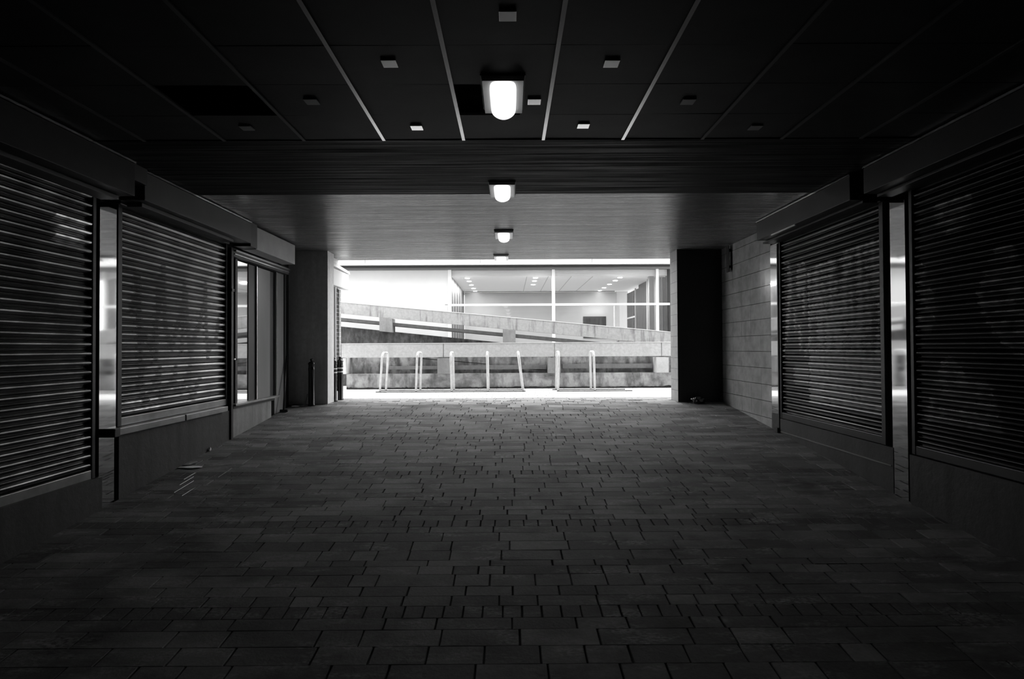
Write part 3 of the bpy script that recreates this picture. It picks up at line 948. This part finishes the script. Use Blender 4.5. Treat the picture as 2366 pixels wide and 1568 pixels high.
# interior
BY = 24.4
box_part('interior_ceiling', M['in_ceil'], t, -2.2, 5.3, FY + 0.1, 26.0, 3.37, 3.6)
box_part('interior_floor', M['in_floor'], t, -2.2, 9.0, FY + 0.1, 26.0, -0.1, 0.0)
box_part('interior_back_wall', M['in_wall'], t, -1.85, 4.38, BY, BY + 0.1, 0.0, 3.33)
box_part('ceiling_shadow_gap', M['joint'], t, -1.85, 4.3, BY - 0.02, BY, 3.335, 3.365)
box_part('interior_pale_wall', M['in_light'], t, 4.38, 4.9, BY + 0.3, BY + 0.4, 0.0, 3.4)
m = MB()
yy = FY + 0.25
k = 0
while yy < BY - 0.3:
    m.box(-2.0, -1.88 - 0.0, yy, yy + 0.30, 0, 3.365, k % 3 % 2); yy += 0.34; k += 1
m.box(-2.05, -1.86, BY - 0.35, BY + 0.05, 0, 3.365, 0)
m.box(-2.1, -2.0, FY + 0.1, BY, 0, 3.37, 0)
m.build('louvre_wall', [M['slat_dark'], M['slat_mid']], t)
for k, x in enumerate((0.55, 1.25, 2.0, 2.7)):
    box_part('ceiling_joint', M['in_wall'], t, x, x + 0.02, FY + 0.2, BY, 3.362, 3.371)
# right partition: dark glazed panels, columns and a rail
m = MB()
m.box(4.78, 4.88, 20.1, 22.1, 0, 3.36, 0)
m.box(4.80, 4.90, 22.1, 24.4, 0, 3.25, 0)
m.build('partition', M['in_dark'], t)
box_part('partition_post', M['frame_dark'], t, 4.77, 4.80, 23.0, 23.12, 0, 3.22)
box_part('partition_post', M['slat_mid'], t, 4.76, 4.80, 22.6, 22.72, 0, 3.30)
box_part('partition_rail', M['in_wall'], t, 4.765, 4.79, 22.7, 24.3, 2.2, 2.26)
box_part('column', M['head'], t, fx(4.745) + .0, fx(4.745) + 0.16, FY + 0.25, FY + 0.45, 0, 3.6)
m = MB()
for k, (a, b, mi) in enumerate(((5.0, 5.06, 1), (5.12, 5.16, 0), (5.2, 5.24, 1), (5.28, 5.38, 0))):
    m.box(fx(a), fx(b), FY + 0.5, FY + 0.6, 0, 3.5, mi)
m.box(fx(4.9), fx(5.6), FY + 1.2, FY + 1.3, 0, 3.6, 2)
m.build('curtain', [M['slat_dark'], M['slat_mid'], M['in_wall']], t)
bulb = bpy.data.lights.new('downlight_bulb', 'AREA'); bulb.shape = 'DISK'; bulb.size = 0.12; bulb.energy = 42
for x in (-1.40, 0.86, 3.66):
    for y in (19.75, 20.65, 21.85, 23.1, 24.2):
        if x == 0.86 and y > 22: continue
        m = MB(); m.lathe([(0.075, -0.012), (0.075, -0.0005)], (x, y, 3.37), 16)
        d = m.build('downlight', M['spot'], t)
        if y > 24: continue
        lo = bpy.data.objects.new('downlight_bulb', bulb); COL.objects.link(lo); lo.parent = d
        lo.location = (x, y - FY, 3.352)
# wall-washed picture on the back wall
p = thing('framed_panel', 'dark framed panel hanging on the lit back wall inside the building opposite', 'picture', (3.46, BY - 0.04, 1.55))
box_part('frame', M['frame_dark'], p, 3.0, 3.93, BY - 0.05, BY - 0.002, 1.45, 2.325, bevel=0.006)
box_part('panel', M['in_dark'], p, 3.06, 3.87, BY - 0.056, BY - 0.049, 1.52, 2.25)
wash = bpy.data.lights.new('picture_light', 'AREA'); wash.shape = 'RECTANGLE'; wash.size = 0.8; wash.size_y = 0.05; wash.energy = 0.9
wo_ = bpy.data.objects.new('picture_light', wash); COL.objects.link(wo_)
wo_.location = (3.46, BY - 0.25, 2.45); wo_.rotation_euler = (math.radians(150), 0, 0)

# ------------------------------------------------------------------ brick wing beyond the left pier
t = thing('brick_building', 'brick building corner beyond the left pier, with doorway', 'building', (-4.2, 12.2, 0))
box_part('dark_brick_wall', M['brick_d'], t, -7.0, -3.59, 12.15, 12.54, 0, 2.30)
box_part('pale_brick_wall', M['brick_l'], t, -7.0, -3.58, 12.54, 12.67, 0, 2.30)
box_part('lintel', M['white'], t, -7.0, -3.63, 11.86, 12.65, 2.305, 3.3)
box_part('door_frame', M['frame_dark'], t, -3.76, -3.62, 11.86, 12.15, 0, 2.22)
box_part('downpipe', M['white_frame'], t, -3.565, -3.52, 12.08, 12.12, 0.0, 2.30)
t = thing('canopy_sign', 'blank white sign box on the brick corner beyond the left pier', 'sign', (-3.6, 12.4, 2.3))
box_part('box', M['white'], t, -3.62, -3.50, 11.86, 13.0, 2.32, 2.66, bevel=0.01)
m = MB(); m.hexa([(-3.62, 11.86, 2.665), (-3.49, 11.86, 2.70), (-3.49, 13.06, 2.675), (-3.62, 13.06, 2.665), (-3.62, 11.86, 2.80), (-3.52, 11.86, 2.80), (-3.50, 13.06, 2.725), (-3.62, 13.06, 2.74)])
m.build('cover_flashing', M['white_frame'], t)
# things standing by the brick corner
t = tag(box_part('small_carton', M['paper'], None, -3.56, -3.515, 12.155, 12.205, 0, 0.19, bevel=0.006), 'small white carton standing on the ground by the brick corner bollards', 'litter')

# ------------------------------------------------------------------ odds and ends on the passage floor
def crumple(name, mat, c, size, seed, amp=0.35, sub=3):
    bm = bmesh.new(); bmesh.ops.create_icosphere(bm, subdivisions=sub, radius=1)
    for v in bm.verts:
        d = 1 + amp * noise.noise(v.co * 1.7 + Vector((seed, 0, 0))) + amp * 0.6 * noise.noise(v.co * 4.1 + Vector((0, seed, 0)))
        q = v.co * d
        v.co = (c[0] + q.x * size[0], c[1] + q.y * size[1], c[2] + max(q.z * size[2], -size[2] * 0.8) + size[2] * 0.8)
    m = MB(); m.add_bm(bm); return m.build(name, mat)
tag(crumple('refuse_bag', M['bag'], (3.55, 11.30, floor_z(11.3)), (0.13, 0.09, 0.075), 3), 'crumpled glossy black plastic bag at the foot of the right pier', 'bag')
tag(crumple('paper_scrap', M['paper'], (-4.02, 11.2, floor_z(11.2)), (0.07, 0.05, 0.012), 9), 'crumpled pale paper on the ground at the foot of the left pier', 'litter')
tag(crumple('paper_scrap', M['paper'], (-4.09, 8.16, floor_z(8.16)), (0.015, 0.02, 0.03), 5), 'tiny white paper scrap against the plinth under the graffiti shutter', 'litter')
t = thing('broom_handle', 'thin black pole leaning in the dark recess beside the left shop window', 'pole', (-4.0, 10.75, floor_z(10.75)))
m = MB(); m.tube([(-4.06, 10.72, floor_z(10.72) + 0.03), (-4.145, 11.1, 0.92)], 0.014, 10); m.build('handle', M['iron'], t)
m = MB(); m.bbox(-4.12, -3.98, 10.69, 10.74, floor_z(10.69) + 0.004, floor_z(10.7) + 0.05, b=0.008); m.build('head', M['iron'], t)
m = MB(); m.tube([(-3.86, 11.25, floor_z(11.25) + 0.008), (-3.828, 11.31, 0.20)], 0.012, 8)
tag(m.build('loose_stick', M['conc_block']), 'short pale stick leaning by the bollard before the left pier', 'stick')

tag(crumple('wrapper', M['paper'], (-3.95, 7.42, floor_z(7.42)), (0.15, 0.065, 0.006), 14, 0.25), 'flattened white wrapper on the paving below the graffiti scrawled shutter', 'litter')
tag(crumple('wrapper', M['bottom'], (-4.04, 7.6, floor_z(7.6)), (0.05, 0.16, 0.006), 22, 0.3), 'grey smear of wet litter against the wall below the graffiti scrawled shutter', 'litter')
# wet arrises of a few setts near the left wall
m = MB()
for (x, y, L) in ((-3.42, 7.02, 0.35), (-3.5, 6.85, 0.2), (-3.78, 6.95, 0.25), (-3.72, 6.75, 0.3), (-3.64, 6.5, 0.4), (-3.5, 6.4, 0.3)):
    m.face([(x, y, floor_z(y) + 0.001), (x - 0.002, y, floor_z(y) + 0.005), (x - 0.002, y + L, floor_z(y + L) + 0.005), (x, y + L, floor_z(y + L) + 0.001)])
o = m.build('joint_water', M['water'], fix=False)
tag(o, 'thin lines of water shining in the paving joints near the left wall', 'water', kind='stuff')
